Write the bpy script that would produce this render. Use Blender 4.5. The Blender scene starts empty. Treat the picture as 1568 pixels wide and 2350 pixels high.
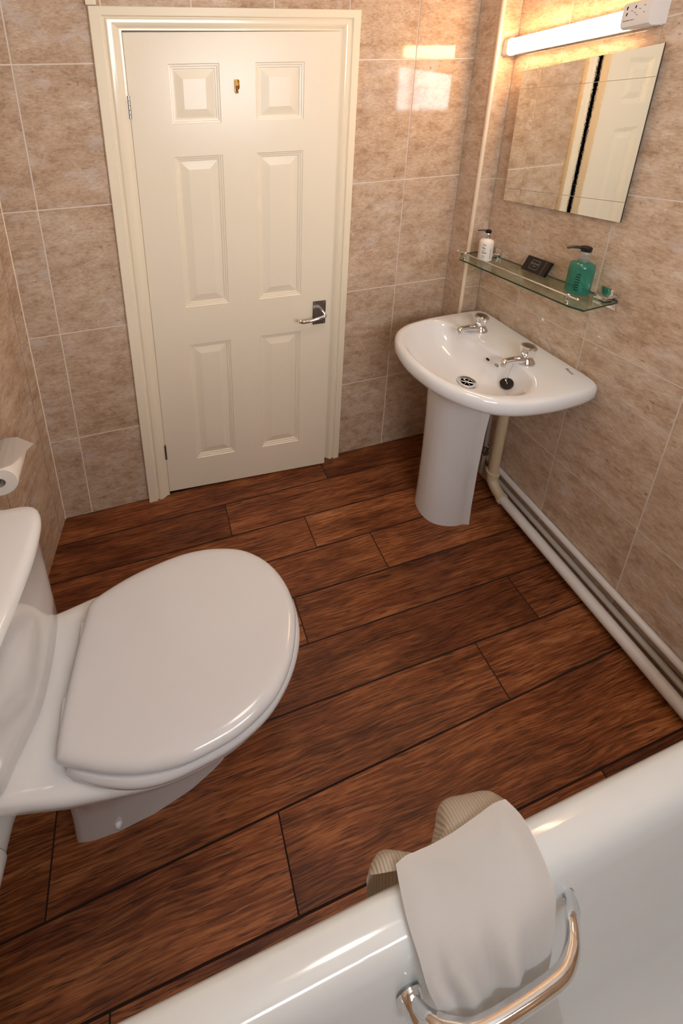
import bpy, bmesh, math, random
from mathutils import Vector, Matrix
random.seed(7)
scn = bpy.context.scene
COL = scn.collection
PI = math.pi
W = 1.9176          # right wall
BX, BY = 1.831, -0.113   # boxed column corner

# ------------------------------------------------------------------ materials
def srgb(r, g, b):
    f = lambda c: (c/255/12.92) if c/255 <= .04045 else ((c/255+.055)/1.055)**2.4
    return (f(r), f(g), f(b), 1.0)

def newmat(name):
    m = bpy.data.materials.new(name); m.use_nodes = True
    nt = m.node_tree; b = nt.nodes['Principled BSDF']
    return m, nt, b

def simple(name, col, rough=.4, metal=0., spec=.5, coat=0., bump=0., bscale=200., emit=None, estr=0.):
    m, nt, b = newmat(name)
    b.inputs['Base Color'].default_value = col
    b.inputs['Roughness'].default_value = rough
    b.inputs['Metallic'].default_value = metal
    b.inputs['Specular IOR Level'].default_value = spec
    b.inputs['Coat Weight'].default_value = coat
    b.inputs['Coat Roughness'].default_value = .05
    n = nt.nodes.new('ShaderNodeTexNoise'); n.inputs['Scale'].default_value = bscale
    n.inputs['Detail'].default_value = 3
    tc = nt.nodes.new('ShaderNodeTexCoord'); nt.links.new(tc.outputs['Object'], n.inputs['Vector'])
    bp = nt.nodes.new('ShaderNodeBump'); bp.inputs['Strength'].default_value = max(bump, .02)
    bp.inputs['Distance'].default_value = .001
    nt.links.new(n.outputs['Fac'], bp.inputs['Height']); nt.links.new(bp.outputs['Normal'], b.inputs['Normal'])
    if emit:
        b.inputs['Emission Color'].default_value = emit; b.inputs['Emission Strength'].default_value = estr
    return m

def ramp(nt, stops, src):
    r = nt.nodes.new('ShaderNodeValToRGB')
    e = r.color_ramp.elements
    while len(e) < len(stops): e.new(.5)
    for i, (p, c) in enumerate(stops): e[i].position = p; e[i].color = c
    nt.links.new(src, r.inputs['Fac']); return r

def mixc(nt, fac, a, b, mode='MIX'):
    n = nt.nodes.new('ShaderNodeMix'); n.data_type = 'RGBA'; n.blend_type = mode
    if isinstance(fac, (int, float)): n.inputs[0].default_value = fac
    else: nt.links.new(fac, n.inputs[0])
    for s, v in ((n.inputs[6], a), (n.inputs[7], b)):
        if isinstance(v, tuple): s.default_value = v
        else: nt.links.new(v, s)
    return n.outputs[2]

def noise(nt, vec, scale, detail=4, rough=.55, dist=0.):
    n = nt.nodes.new('ShaderNodeTexNoise'); n.inputs['Scale'].default_value = scale
    n.inputs['Detail'].default_value = detail; n.inputs['Roughness'].default_value = rough
    n.inputs['Distortion'].default_value = dist
    nt.links.new(vec, n.inputs['Vector']); return n.outputs['Fac']

def mapping(nt, vec, sc=(1, 1, 1)):
    mp = nt.nodes.new('ShaderNodeMapping'); mp.inputs['Scale'].default_value = sc
    nt.links.new(vec, mp.inputs['Vector']); return mp.outputs[0]

def offset_vec(nt, attr):
    """object coordinates shifted by the piece's own random offset"""
    tc = nt.nodes.new('ShaderNodeTexCoord')
    at = nt.nodes.new('ShaderNodeAttribute'); at.attribute_name = attr
    sc = nt.nodes.new('ShaderNodeVectorMath'); sc.operation = 'SCALE'; sc.inputs['Scale'].default_value = 37.
    nt.links.new(at.outputs['Color'], sc.inputs[0])
    ad = nt.nodes.new('ShaderNodeVectorMath'); ad.operation = 'ADD'
    nt.links.new(tc.outputs['Object'], ad.inputs[0]); nt.links.new(sc.outputs[0], ad.inputs[1])
    return ad.outputs[0], at

def tile_mat():
    m, nt, b = newmat('stone_look_tile')
    v, at = offset_vec(nt, 'rnd')
    v1 = mapping(nt, v, (1, 1, 1.9))
    big = noise(nt, v1, 5.5, 6, .6, .25)
    med = noise(nt, v1, 15, 12, .74, .12)
    fin = noise(nt, mapping(nt, v, (1, 1, 2.6)), 60, 6, .7, .2)
    spk = noise(nt, mapping(nt, v, (1, 1, 1.7)), 48, 5, .62, .35)
    spk2 = noise(nt, v1, 9, 4, .6, .3)
    cloud = noise(nt, mapping(nt, v, (1, 1, 1.3)), 11, 5, .55, .5)
    r1 = ramp(nt, [(.36, srgb(186, 157, 131)), (.48, srgb(205, 178, 153)), (.58, srgb(215, 192, 169)), (.66, srgb(224, 206, 188))], big)
    r2 = ramp(nt, [(.36, srgb(160, 128, 100)), (.46, srgb(198, 170, 144)), (.56, srgb(214, 190, 166)), (.66, srgb(236, 217, 196))], med)
    c = mixc(nt, .55, r1.outputs[0], r2.outputs[0])
    r3 = ramp(nt, [(.38, srgb(206, 192, 180)), (.60, (1, 1, 1, 1))], fin)
    c = mixc(nt, .55, c, r3.outputs[0], 'MULTIPLY')
    cl = ramp(nt, [(.60, (0, 0, 0, 1)), (.68, (.42, .42, .42, 1))], cloud)
    c = mixc(nt, cl.outputs[0], c, srgb(217, 206, 202))
    s = ramp(nt, [(.60, (0, 0, 0, 1)), (.67, (1, 1, 1, 1))], spk)
    g = ramp(nt, [(.48, (0, 0, 0, 1)), (.60, (1, 1, 1, 1))], spk2)
    mul = nt.nodes.new('ShaderNodeMath'); mul.operation = 'MULTIPLY'
    nt.links.new(s.outputs[0], mul.inputs[0]); nt.links.new(g.outputs[0], mul.inputs[1])
    mul2 = nt.nodes.new('ShaderNodeMath'); mul2.operation = 'MULTIPLY'; mul2.inputs[1].default_value = .7
    nt.links.new(mul.outputs[0], mul2.inputs[0])
    c = mixc(nt, mul2.outputs[0], c, srgb(138, 102, 74))
    nt.links.new(c, b.inputs['Base Color'])
    b.inputs['Roughness'].default_value = .075
    b.inputs['Specular IOR Level'].default_value = .45
    bp = nt.nodes.new('ShaderNodeBump'); bp.inputs['Strength'].default_value = .035; bp.inputs['Distance'].default_value = .002
    nt.links.new(big, bp.inputs['Height']); nt.links.new(bp.outputs[0], b.inputs['Normal'])
    return m

def wood_mat():
    m, nt, b = newmat('plank_vinyl')
    v, at = offset_vec(nt, 'rnd')
    # warped coordinates for cathedral grain
    wn = nt.nodes.new('ShaderNodeTexNoise'); wn.inputs['Scale'].default_value = 3.2; wn.inputs['Detail'].default_value = 2
    nt.links.new(mapping(nt, v, (1, 2.4, 1)), wn.inputs['Vector'])
    sc = nt.nodes.new('ShaderNodeVectorMath'); sc.operation = 'MULTIPLY'; sc.inputs[1].default_value = (.01, .026, 0)
    nt.links.new(wn.outputs['Color'], sc.inputs[0])
    ad = nt.nodes.new('ShaderNodeVectorMath'); nt.links.new(v, ad.inputs[0]); nt.links.new(sc.outputs[0], ad.inputs[1])
    vv = ad.outputs[0]
    fine = noise(nt, mapping(nt, vv, (9, 230, 1)), 1., 5, .6)
    pores = noise(nt, mapping(nt, vv, (14, 330, 1)), 1., 3, .6)
    broad = noise(nt, mapping(nt, vv, (2.0, 22, 1)), 1., 4, .6, .3)
    blot = noise(nt, mapping(nt, v, (4, 7, 1)), 1., 3, .5)
    c1 = ramp(nt, [(.34, srgb(100, 50, 26)), (.46, srgb(146, 82, 45)), (.56, srgb(178, 108, 64)), (.68, srgb(208, 142, 94))], broad)
    c2 = ramp(nt, [(.36, srgb(84, 38, 16)), (.49, srgb(156, 90, 50)), (.62, srgb(216, 148, 96))], fine)
    c = mixc(nt, .52, c1.outputs[0], c2.outputs[0])
    p = ramp(nt, [(.36, (1, 1, 1, 1)), (.45, (0, 0, 0, 1))], pores)
    mu = nt.nodes.new('ShaderNodeMath'); mu.operation = 'MULTIPLY'; mu.inputs[1].default_value = .7
    nt.links.new(p.outputs[0], mu.inputs[0])
    c = mixc(nt, mu.outputs[0], c, srgb(52, 22, 9))
    bl = ramp(nt, [(.30, srgb(168, 150, 140)), (.65, (1, 1, 1, 1))], blot)
    c = mixc(nt, .8, c, bl.outputs[0], 'MULTIPLY')
    sep = nt.nodes.new('ShaderNodeSeparateColor'); nt.links.new(at.outputs['Color'], sep.inputs[0])
    tint = ramp(nt, [(.0, srgb(186, 172, 160)), (1., srgb(255, 250, 244))], sep.outputs[2])
    c = mixc(nt, 1., c, tint.outputs[0], 'MULTIPLY')
    nt.links.new(c, b.inputs['Base Color'])
    b.inputs['Roughness'].default_value = .42
    b.inputs['Specular IOR Level'].default_value = .35
    bp = nt.nodes.new('ShaderNodeBump'); bp.inputs['Strength'].default_value = .25; bp.inputs['Distance'].default_value = .0006
    nt.links.new(fine, bp.inputs['Height']); nt.links.new(bp.outputs[0], b.inputs['Normal'])
    return m

def door_paint():
    m, nt, b = newmat('cream_door_paint')
    b.inputs['Base Color'].default_value = srgb(243, 230, 207)
    b.inputs['Roughness'].default_value = .3
    tc = nt.nodes.new('ShaderNodeTexCoord')
    n = noise(nt, mapping(nt, tc.outputs['Object'], (240, 240, 9)), 1., 3, .5)
    bp = nt.nodes.new('ShaderNodeBump'); bp.inputs['Strength'].default_value = .16; bp.inputs['Distance'].default_value = .001
    nt.links.new(n, bp.inputs['Height']); nt.links.new(bp.outputs[0], b.inputs['Normal'])
    return m

def glassy(name, tint, gl=1., diff=None, dfac=0.):
    m = bpy.data.materials.new(name); m.use_nodes = True; nt = m.node_tree
    nt.nodes.clear()
    out = nt.nodes.new('ShaderNodeOutputMaterial')
    t = nt.nodes.new('ShaderNodeBsdfTransparent'); t.inputs[0].default_value = tint
    g = nt.nodes.new('ShaderNodeBsdfGlossy'); g.inputs['Roughness'].default_value = .02
    lw = nt.nodes.new('ShaderNodeLayerWeight'); lw.inputs[0].default_value = .5
    pw = nt.nodes.new('ShaderNodeMath'); pw.operation = 'POWER'; pw.inputs[1].default_value = 4.
    nt.links.new(lw.outputs['Facing'], pw.inputs[0])
    f = nt.nodes.new('ShaderNodeMath'); f.operation = 'MULTIPLY_ADD'; f.inputs[1].default_value = .7; f.inputs[2].default_value = .04
    nt.links.new(pw.outputs[0], f.inputs[0])
    mx = nt.nodes.new('ShaderNodeMixShader')
    nt.links.new(f.outputs[0], mx.inputs[0]); nt.links.new(g.outputs[0], mx.inputs[2])
    if diff:
        d = nt.nodes.new('ShaderNodeBsdfDiffuse'); d.inputs[0].default_value = diff
        m2 = nt.nodes.new('ShaderNodeMixShader'); m2.inputs[0].default_value = dfac
        nt.links.new(t.outputs[0], m2.inputs[1]); nt.links.new(d.outputs[0], m2.inputs[2])
        nt.links.new(m2.outputs[0], mx.inputs[1])
    else: nt.links.new(t.outputs[0], mx.inputs[1])
    nt.links.new(mx.outputs[0], out.inputs[0]); return m

M = dict(
    tile=tile_mat(), wood=wood_mat(),
    grout=simple('pale_grout', srgb(246, 228, 210), .85, bump=.2),
    seam=simple('dark_seam', srgb(46, 20, 10), .8),
    ceil=simple('ceiling_paint', srgb(240, 236, 228), .8),
    door=door_paint(),
    trim=simple('cream_gloss', srgb(243, 230, 205), .22, coat=.3),
    strip=simple('cream_strip', srgb(233, 212, 186), .3),
    cer=simple('white_ceramic', srgb(228, 227, 227), .07, spec=.6, coat=.4),
    seat=simple('white_plastic_seat', srgb(214, 212, 213), .16, coat=.25),
    acr=simple('white_acrylic', srgb(226, 230, 231), .12, coat=.4),
    chrome=simple('chrome', (.78, .78, .79, 1), .07, 1.),
    dchrome=simple('dark_chrome', (.42, .41, .40, 1), .22, 1.),
    brass=simple('brass', srgb(172, 128, 66), .32, 1.),
    mirror=simple('mirror_silver', (.86, .88, .85, 1), .004, 1.),
    medge=simple('mirror_edge', srgb(60, 58, 48), .3),
    etch=simple('etched_line', (.80, .76, .68, 1), .35, 1.),
    black=simple('black_plastic', srgb(20, 17, 16), .3),
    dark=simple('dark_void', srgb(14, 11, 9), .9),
    ink=simple('black_ink', srgb(40, 38, 38), .6),
    card=simple('black_card', srgb(22, 16, 15), .45),
    foil=simple('silver_print', srgb(150, 140, 136), .4),
    wht=simple('white_plastic', srgb(228, 222, 216), .3),
    lotion=simple('white_bottle', srgb(238, 228, 218), .35),
    cpipe=simple('cream_waste_plastic', srgb(212, 190, 155), .4),
    wpipe=simple('white_painted_pipe', srgb(222, 213, 206), .38, bump=.3, bscale=120),
    gpipe=simple('grey_painted_pipe', srgb(178, 166, 152), .5, bump=.3, bscale=120),
    paper=simple('tissue_paper', srgb(235, 224, 214), .9, bump=.25, bscale=300),
    glass=glassy('clear_shelf_glass', (.86, .93, .88, 1)),
    gedge=simple('green_glass_edge', srgb(20, 62, 42), .1),
    teal=glassy('teal_soap', (.32, .66, .58, 1), diff=srgb(70, 172, 152), dfac=.24),
    clear=glassy('clear_plastic', (.80, .80, .78, 1), diff=srgb(200, 196, 190), dfac=.25),
    lamp=simple('lit_diffuser', (1, .9, .75, 1), .4, emit=(1., .60, .30, 1), estr=33.),
    pane=simple('frosted_daylight_pane', (.8, .85, .9, 1), .5, emit=(.86, .93, 1., 1), estr=11.),
)

def towel_mat():
    m, nt, b = newmat('cream_towelling')
    b.inputs['Base Color'].default_value = srgb(251, 248, 245)
    b.inputs['Roughness'].default_value = .95
    b.inputs['Sheen Weight'].default_value = .5
    tc = nt.nodes.new('ShaderNodeTexCoord')
    n = noise(nt, tc.outputs['Object'], 650, 3, .7)
    bp = nt.nodes.new('ShaderNodeBump'); bp.inputs['Strength'].default_value = .3; bp.inputs['Distance'].default_value = .0012
    nt.links.new(n, bp.inputs['Height']); nt.links.new(bp.outputs[0], b.inputs['Normal'])
    return m
M['towel'] = towel_mat()
def band_mat():
    m, nt, b = newmat('beige_ribbed_hem')
    tc = nt.nodes.new('ShaderNodeTexCoord')
    w = nt.nodes.new('ShaderNodeTexWave'); w.bands_direction = 'X'; w.inputs['Scale'].default_value = 52
    w.inputs['Distortion'].default_value = 1.2
    nt.links.new(tc.outputs['Object'], w.inputs['Vector'])
    r = ramp(nt, [(.2, srgb(224, 208, 188)), (.8, srgb(238, 225, 208))], w.outputs['Fac'])
    nt.links.new(r.outputs[0], b.inputs['Base Color']); b.inputs['Roughness'].default_value = .95
    bp = nt.nodes.new('ShaderNodeBump'); bp.inputs['Strength'].default_value = .5; bp.inputs['Distance'].default_value = .002
    nt.links.new(w.outputs['Fac'], bp.inputs['Height']); nt.links.new(bp.outputs[0], b.inputs['Normal'])
    return m
M['hem'] = band_mat()

# ------------------------------------------------------------------ object helpers
def wloc(o):
    v = Vector((0, 0, 0))
    while o: v += o.location; o = o.parent
    return v

def obj(name, bm, mats, parent=None, smooth=False, origin=None, angle=40):
    off = wloc(parent) if parent else Vector(origin or (0, 0, 0))
    bmesh.ops.recalc_face_normals(bm, faces=bm.faces[:]) if smooth != 'keep' else None
    for v in bm.verts: v.co -= off
    me = bpy.data.meshes.new(name)
    bm.to_mesh(me); bm.free()
    if not isinstance(mats, (list, tuple)): mats = [mats]
    for m in mats: me.materials.append(M[m])
    o = bpy.data.objects.new(name, me); COL.objects.link(o)
    if parent: o.parent = parent
    else: o.location = off
    if smooth:
        me.polygons.foreach_set('use_smooth', [True]*len(me.polygons))
        me.set_sharp_from_angle(angle=math.radians(angle))
    return o

def thing(name, label, cat, loc, group=None):
    o = bpy.data.objects.new(name, None); COL.objects.link(o); o.location = loc
    o.empty_display_size = .05
    o['label'] = label; o['category'] = cat
    if group: o['group'] = group
    return o

def tag(o, label, cat, group=None):
    o['label'] = label; o['category'] = cat
    if group: o['group'] = group
    return o

def struct(o): o['kind'] = 'structure'; return o

def box(bm, lo, hi, mi=0, bev=0., seg=2):
    x0, y0, z0 = lo; x1, y1, z1 = hi
    vs = [bm.verts.new((x, y, z)) for x in (x0, x1) for y in (y0, y1) for z in (z0, z1)]
    fs = []
    for q in ((0, 1, 3, 2), (4, 6, 7, 5), (0, 4, 5, 1), (2, 3, 7, 6), (0, 2, 6, 4), (1, 5, 7, 3)):
        f = bm.faces.new([vs[i] for i in q]); f.material_index = mi; fs.append(f)
    if bev:
        es = list({e for f in fs for e in f.edges})
        r = bmesh.ops.bevel(bm, geom=es, offset=bev, segments=seg, affect='EDGES', profile=.5)
        for f in r['faces']: f.material_index = mi
    return vs

def tube(bm, pts, rad, n=16, caps=True, mi=0):
    pts = [Vector(p) for p in pts]
    rs = rad if isinstance(rad, (list, tuple)) else [rad]*len(pts)
    rings = []; up = None
    for i, p in enumerate(pts):
        a = pts[max(0, i-1)]; c = pts[min(len(pts)-1, i+1)]
        t = (c-a).normalized()
        if up is None:
            up = Vector((0, 0, 1)) if abs(t.z) < .9 else Vector((1, 0, 0))
        s = t.cross(up).normalized(); up = s.cross(t).normalized()
        rings.append([bm.verts.new(p + rs[i]*(math.cos(2*PI*k/n)*s + math.sin(2*PI*k/n)*up)) for k in range(n)])
    for A, B in zip(rings, rings[1:]):
        for k in range(n):
            f = bm.faces.new((A[k], A[(k+1) % n], B[(k+1) % n], B[k])); f.material_index = mi
    if caps:
        for R_, rv in ((rings[0], True), (rings[-1], False)):
            f = bm.faces.new(R_[::-1] if rv else R_); f.material_index = mi
    return rings

def bendpath(pts, r, n=6):
    """polyline with rounded corners"""
    pts = [Vector(p) for p in pts]; out = [pts[0]]
    for i in range(1, len(pts)-1):
        p, a, b = pts[i], (pts[i-1]-pts[i]), (pts[i+1]-pts[i])
        d = min(r, a.length*.49, b.length*.49)
        A = p + a.normalized()*d; B = p + b.normalized()*d
        for k in range(n+1):
            t = k/n; out.append(A*(1-t)**2 + p*2*t*(1-t) + B*t*t)
    out.append(pts[-1]); return out

def catmull(pts, closed=True, sub=8):
    n = len(pts); out = []
    P = [Vector(p) for p in pts]
    rng = range(n) if closed else range(n-1)
    for i in rng:
        if closed: a, b, c, d = P[(i-1) % n], P[i], P[(i+1) % n], P[(i+2) % n]
        else: a, b, c, d = P[max(i-1, 0)], P[i], P[i+1], P[min(i+2, n-1)]
        for k in range(sub):
            t = k/sub
            out.append(.5*((2*b) + (c-a)*t + (2*a-5*b+4*c-d)*t*t + (3*b-a-3*c+d)*t**3))
    if not closed: out.append(P[-1])
    return out

def radial(outline, c, N):
    """resample a closed star-shaped 2D outline at N equal angles round c"""
    c = Vector(c); res = []
    P = [Vector(p[:2])-c for p in outline]
    for k in range(N):
        a = 2*PI*k/N; d = Vector((math.cos(a), math.sin(a))); best = None
        for i in range(len(P)):
            p, q = P[i], P[(i+1) % len(P)]
            e = q-p; den = d.x*e.y-d.y*e.x
            if abs(den) < 1e-12: continue
            t = (p.x*e.y-p.y*e.x)/den; u = (p.x*d.y-p.y*d.x)/den
            if t > 0 and -1e-6 <= u <= 1+1e-6 and (best is None or t > best): best = t
        res.append(c + d*(best or .01))
    return res

def shrink(ring, c, d):
    c = Vector(c); out = []
    for p in ring:
        v = p-c; out.append(c + v*max(0., 1-d/v.length))
    return out

def scale2(ring, c, sx, sy):
    return [Vector((c[0]+(p.x-c[0])*sx, c[1]+(p.y-c[1])*sy)) for p in ring]

def loft(bm, rings, cap0=True, cap1=True, mi=0):
    """rings: list of (list of 2D points, z or list of z)"""
    R_ = []
    for pts, z in rings:
        R_.append([bm.verts.new((p[0], p[1], z[i] if isinstance(z, (list, tuple)) else z)) for i, p in enumerate(pts)])
    n = len(R_[0])
    for A, B in zip(R_, R_[1:]):
        for k in range(n):
            f = bm.faces.new((A[k], A[(k+1) % n], B[(k+1) % n], B[k])); f.material_index = mi
    if cap0: f = bm.faces.new(R_[0][::-1]); f.material_index = mi
    if cap1: f = bm.faces.new(R_[-1]); f.material_index = mi
    return R_

def lathe(bm, prof, c, n=32, axis='z', mi=0, cap=True):
    """prof: list of (radius, height) from c along axis"""
    rings = []
    for r, h in prof:
        ring = []
        for k in range(n):
            a = 2*PI*k/n; u, v = r*math.cos(a), r*math.sin(a)
            p = {'z': (u, v, h), 'y': (u, h, v), 'x': (h, u, v)}[axis]
            ring.append(bm.verts.new(Vector(c)+Vector(p)))
        rings.append(ring)
    for A, B in zip(rings, rings[1:]):
        for k in range(n):
            f = bm.faces.new((A[k], A[(k+1) % n], B[(k+1) % n], B[k])); f.material_index = mi
    if cap:
        bm.faces.new(rings[0][::-1]).material_index = mi; bm.faces.new(rings[-1]).material_index = mi
    return rings

def patchwork(name, pieces, backing, gap, mats, seed):
    """pieces: quads (4 points, CCW) lying on a surface; each is inset by the joint and carries its own random offset"""
    rnd = random.Random(seed)
    bm = bmesh.new(); lay = bm.loops.layers.float_color.new('rnd')
    for q in backing:
        f = bm.faces.new([bm.verts.new(p) for p in q]); f.material_index = 1
    for q in pieces:
        P = [Vector(p) for p in q]
        n = (P[1]-P[0]).cross(P[3]-P[0]).normalized()
        ins = []
        for i in range(4):
            a = (P[(i+1) % 4]-P[i]).normalized(); b = (P[(i-1) % 4]-P[i]).normalized()
            ins.append(P[i]+(a+b)*gap/2)
        col = (rnd.random(), rnd.random(), rnd.random(), 1)
        hi = [bm.verts.new(p+n*.0008) for p in ins]
        f = bm.faces.new(hi); f.material_index = 0
        for l in f.loops: l[lay] = col
    me = bpy.data.meshes.new(name); bm.to_mesh(me); bm.free()
    for m in mats: me.materials.append(M[m])
    o = bpy.data.objects.new(name, me); COL.objects.link(o); return struct(o)

def text_mesh(name, s, size, mat, origin, xdir, ydir, parent, align='CENTER'):
    cu = bpy.data.curves.new(name, 'FONT'); cu.body = s; cu.size = size; cu.align_x = align; cu.align_y = 'CENTER'
    cu.extrude = .0001
    tmp = bpy.data.objects.new(name+'_t', cu)
    me = bpy.data.meshes.new_from_object(tmp)
    bpy.data.objects.remove(tmp); bpy.data.curves.remove(cu)
    xd = Vector(xdir).normalized(); yd = Vector(ydir).normalized(); zd = xd.cross(yd).normalized(); yd = zd.cross(xd)
    off = wloc(parent)
    for v in me.vertices:
        v.co = Vector(origin)+xd*v.co.x+yd*v.co.y+zd*v.co.z-off
    me.materials.clear(); me.materials.append(M[mat])
    o = bpy.data.objects.new(name, me); COL.objects.link(o); o.parent = parent; return o

# fittings on the right wall rise a little towards the window
def SZ(z, y): return z + max(0., z-.41)*.09*max(0., -y-.113)

# ------------------------------------------------------------------ floor
YB = -2.02       # window wall
rows = [0, -.120, -.266, -.402, -.545, -.685, -.824, (-1.007, -.968), -1.141, -1.285, -1.43, -1.575, -1.72, -1.865, YB]
joints = [[1.205], [.70], [1.026], [1.266, -.06], [.873], [1.682, .36], [1.416, .10], [.664], [1.541, .25], [.9], [.4, 1.7], [1.1], [.7], [1.3]]
def ry(r, x):
    if isinstance(r, tuple): return r[0]+(r[1]-r[0])*x/1.41
    return r
pieces = []
for i in range(len(rows)-1):
    xs = sorted([-.30]+joints[i]+[W+.03])
    for a, b in zip(xs, xs[1:]):
        pieces.append([(a, ry(rows[i+1], a), 0), (b, ry(rows[i+1], b), 0), (b, ry(rows[i], b), 0), (a, ry(rows[i], a), 0)])
floor = patchwork('floor', pieces, [[(-.32, YB-.02, -.001), (W+.05, YB-.02, -.001), (W+.05, 1.2, -.001), (-.32, 1.2, -.001)]], .0042, ['wood', 'seam'], 3)

# ------------------------------------------------------------------ walls
H = 2.42
ZR = [0, .4228, .920, 1.416, 1.894, H]
OXL, OXR, OZ = .459, 1.236, 1.994      # door opening
XC = [0, .1142, .4037, .6932, .983, 1.272, 1.5617, BX]
pcs = []
for xi in range(len(XC)-1):
    for zi in range(len(ZR)-1):
        a, b, z0, z1 = XC[xi], XC[xi+1], ZR[zi], ZR[zi+1]
        # cut tiles round the doorway
        rects = []
        if b <= OXL or a >= OXR or z0 >= OZ: rects = [(a, b, z0, z1)]
        else:
            if a < OXL < b: rects.append((a, OXL, z0, min(z1, OZ)))
            if a < OXR < b: rects.append((OXR, b, z0, min(z1, OZ)))
            if z1 > OZ: rects.append((a, b, OZ, z1))
        for (p, q, r, s) in rects:
            if q-p > .004 and s-r > .004: pcs.append([(p, 0, r), (q, 0, r), (q, 0, s), (p, 0, s)])
# boxed column in the corner
box_pcs = []
for zi in range(len(ZR)-1):
    z0, z1 = ZR[zi], ZR[zi+1]
    box_pcs.append([(BX, 0, z0), (BX, BY, z0), (BX, BY, z1), (BX, 0, z1)])
    box_pcs.append([(BX, BY, z0), (W, BY, z0), (W, BY, z1), (BX, BY, z1)])
g = .0012
back = [[(-.02, g, 0), (OXL, g, 0), (OXL, g, H), (-.02, g, H)], [(OXR, g, 0), (BX+.01, g, 0), (BX+.01, g, H), (OXR, g, H)],
        [(OXL, g, OZ), (OXR, g, OZ), (OXR, g, H), (OXL, g, H)]]
wall_back = patchwork('wall_back', pcs, back, .0045, ['tile', 'grout'], 11)
wb = patchwork('wall_column', box_pcs, [[(BX+g, 0, 0), (BX+g, BY+g, 0), (BX+g, BY+g, H), (BX+g, 0, H)],
        [(BX+g, BY+g, 0), (W, BY+g, 0), (W, BY+g, H), (BX+g, BY+g, H)]], .003, ['tile', 'grout'], 12)
# right wall
YC = [BY, -.314, -.590, -.878, -1.168, -1.458, -1.748, YB]
pcs = []
for yi in range(len(YC)-1):
    for zi in range(len(ZR)-1):
        a, b, z0, z1 = YC[yi], YC[yi+1], ZR[zi], ZR[zi+1]
        Z = lambda z, y: z if z in (0, H) else (SZ(z, y)-(.008 if z < .5 else 0))
        pcs.append([(W, a, Z(z0, a)), (W, b, Z(z0, b)), (W, b, Z(z1, b)), (W, a, Z(z1, a))])
patchwork('wall_right', pcs, [[(W+g, .02, 0), (W+g, YB, 0), (W+g, YB, H), (W+g, .02, H)]], .0042, ['tile', 'grout'], 13)
# left wall, a little out of square
AL = .13
YL = [0, -.0688, -.352, -.642, -.932, -1.222, -1.512, -1.802, YB]
pcs = []
for yi in range(len(YL)-1):
    for zi in range(len(ZR)-1):
        a, b, z0, z1 = YL[yi], YL[yi+1], ZR[zi], ZR[zi+1]
        pcs.append([(AL*b, b, z0), (AL*a, a, z0), (AL*a, a, z1), (AL*b, b, z1)])
patchwork('wall_left', pcs, [[(AL*YB-g, YB, 0), (.0-g, 0, 0), (-g, 0, H), (AL*YB-g, YB, H)]], .0026, ['tile', 'grout'], 14)
# window wall behind the camera
WX0, WX1, WZ0, WZ1 = .50, 1.40, 1.52, 2.14
pcs = []
xs = [AL*YB, 0.02, .26, WX0, .79, 1.08, WX1, 1.70, W]; zs = [0, .4228, .92, WZ0, 1.894, WZ1, H]
for a, b in zip(xs, xs[1:]):
    for z0, z1 in zip(zs, zs[1:]):
        if a >= WX0-1e-6 and b <= WX1+1e-6 and z0 >= WZ0-1e-6 and z1 <= WZ1+1e-6: continue
        pcs.append([(b, YB, z0), (a, YB, z0), (a, YB, z1), (b, YB, z1)])
bk = [[(AL*YB, YB-g, 0), (WX0, YB-g, 0), (WX0, YB-g, H), (AL*YB, YB-g, H)], [(WX1, YB-g, 0), (W, YB-g, 0), (W, YB-g, H), (WX1, YB-g, H)],
      [(WX0, YB-g, 0), (WX1, YB-g, 0), (WX1, YB-g, WZ0), (WX0, YB-g, WZ0)], [(WX0, YB-g, WZ1), (WX1, YB-g, WZ1), (WX1, YB-g, H), (WX0, YB-g, H)]]
patchwork('wall_front', pcs, bk, .003, ['tile', 'grout'], 15)
bm = bmesh.new(); box(bm, (-.32, YB-.03, H), (W+.06, .05, H+.05)); struct(obj('ceiling', bm, 'ceil'))
# window
win = bpy.data.objects.new('window_1', None); COL.objects.link(win); win.location = (WX0, YB, WZ0); struct(win)
bm = bmesh.new()
for lo, hi in (((WX0, YB-.06, WZ0), (WX0+.05, YB-.005, WZ1)), ((WX1-.05, YB-.06, WZ0), (WX1, YB-.005, WZ1)),
               ((WX0+.05, YB-.06, WZ0), (WX1-.05, YB-.005, WZ0+.05)), ((WX0+.05, YB-.06, WZ1-.05), (WX1-.05, YB-.005, WZ1)),
               (((WX0+WX1)/2-.02, YB-.055, WZ0+.05), ((WX0+WX1)/2+.02, YB-.01, WZ1-.05))):
    box(bm, lo, hi, bev=.004)
obj('window_frame', bm, 'wht', win)
bm = bmesh.new(); box(bm, (WX0+.045, YB-.036, WZ0+.045), (WX1-.045, YB-.030, WZ1-.045)); obj('window_pane', bm, 'pane', win)

# added landing backing: blocks light at the door gap, its darkness painted in
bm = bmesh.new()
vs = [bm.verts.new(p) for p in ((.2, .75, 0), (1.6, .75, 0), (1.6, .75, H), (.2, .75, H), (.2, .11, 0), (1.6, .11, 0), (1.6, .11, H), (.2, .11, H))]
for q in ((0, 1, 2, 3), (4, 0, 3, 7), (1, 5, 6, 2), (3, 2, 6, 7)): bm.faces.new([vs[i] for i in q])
struct(obj('landing_blocker', bm, 'dark'))

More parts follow.
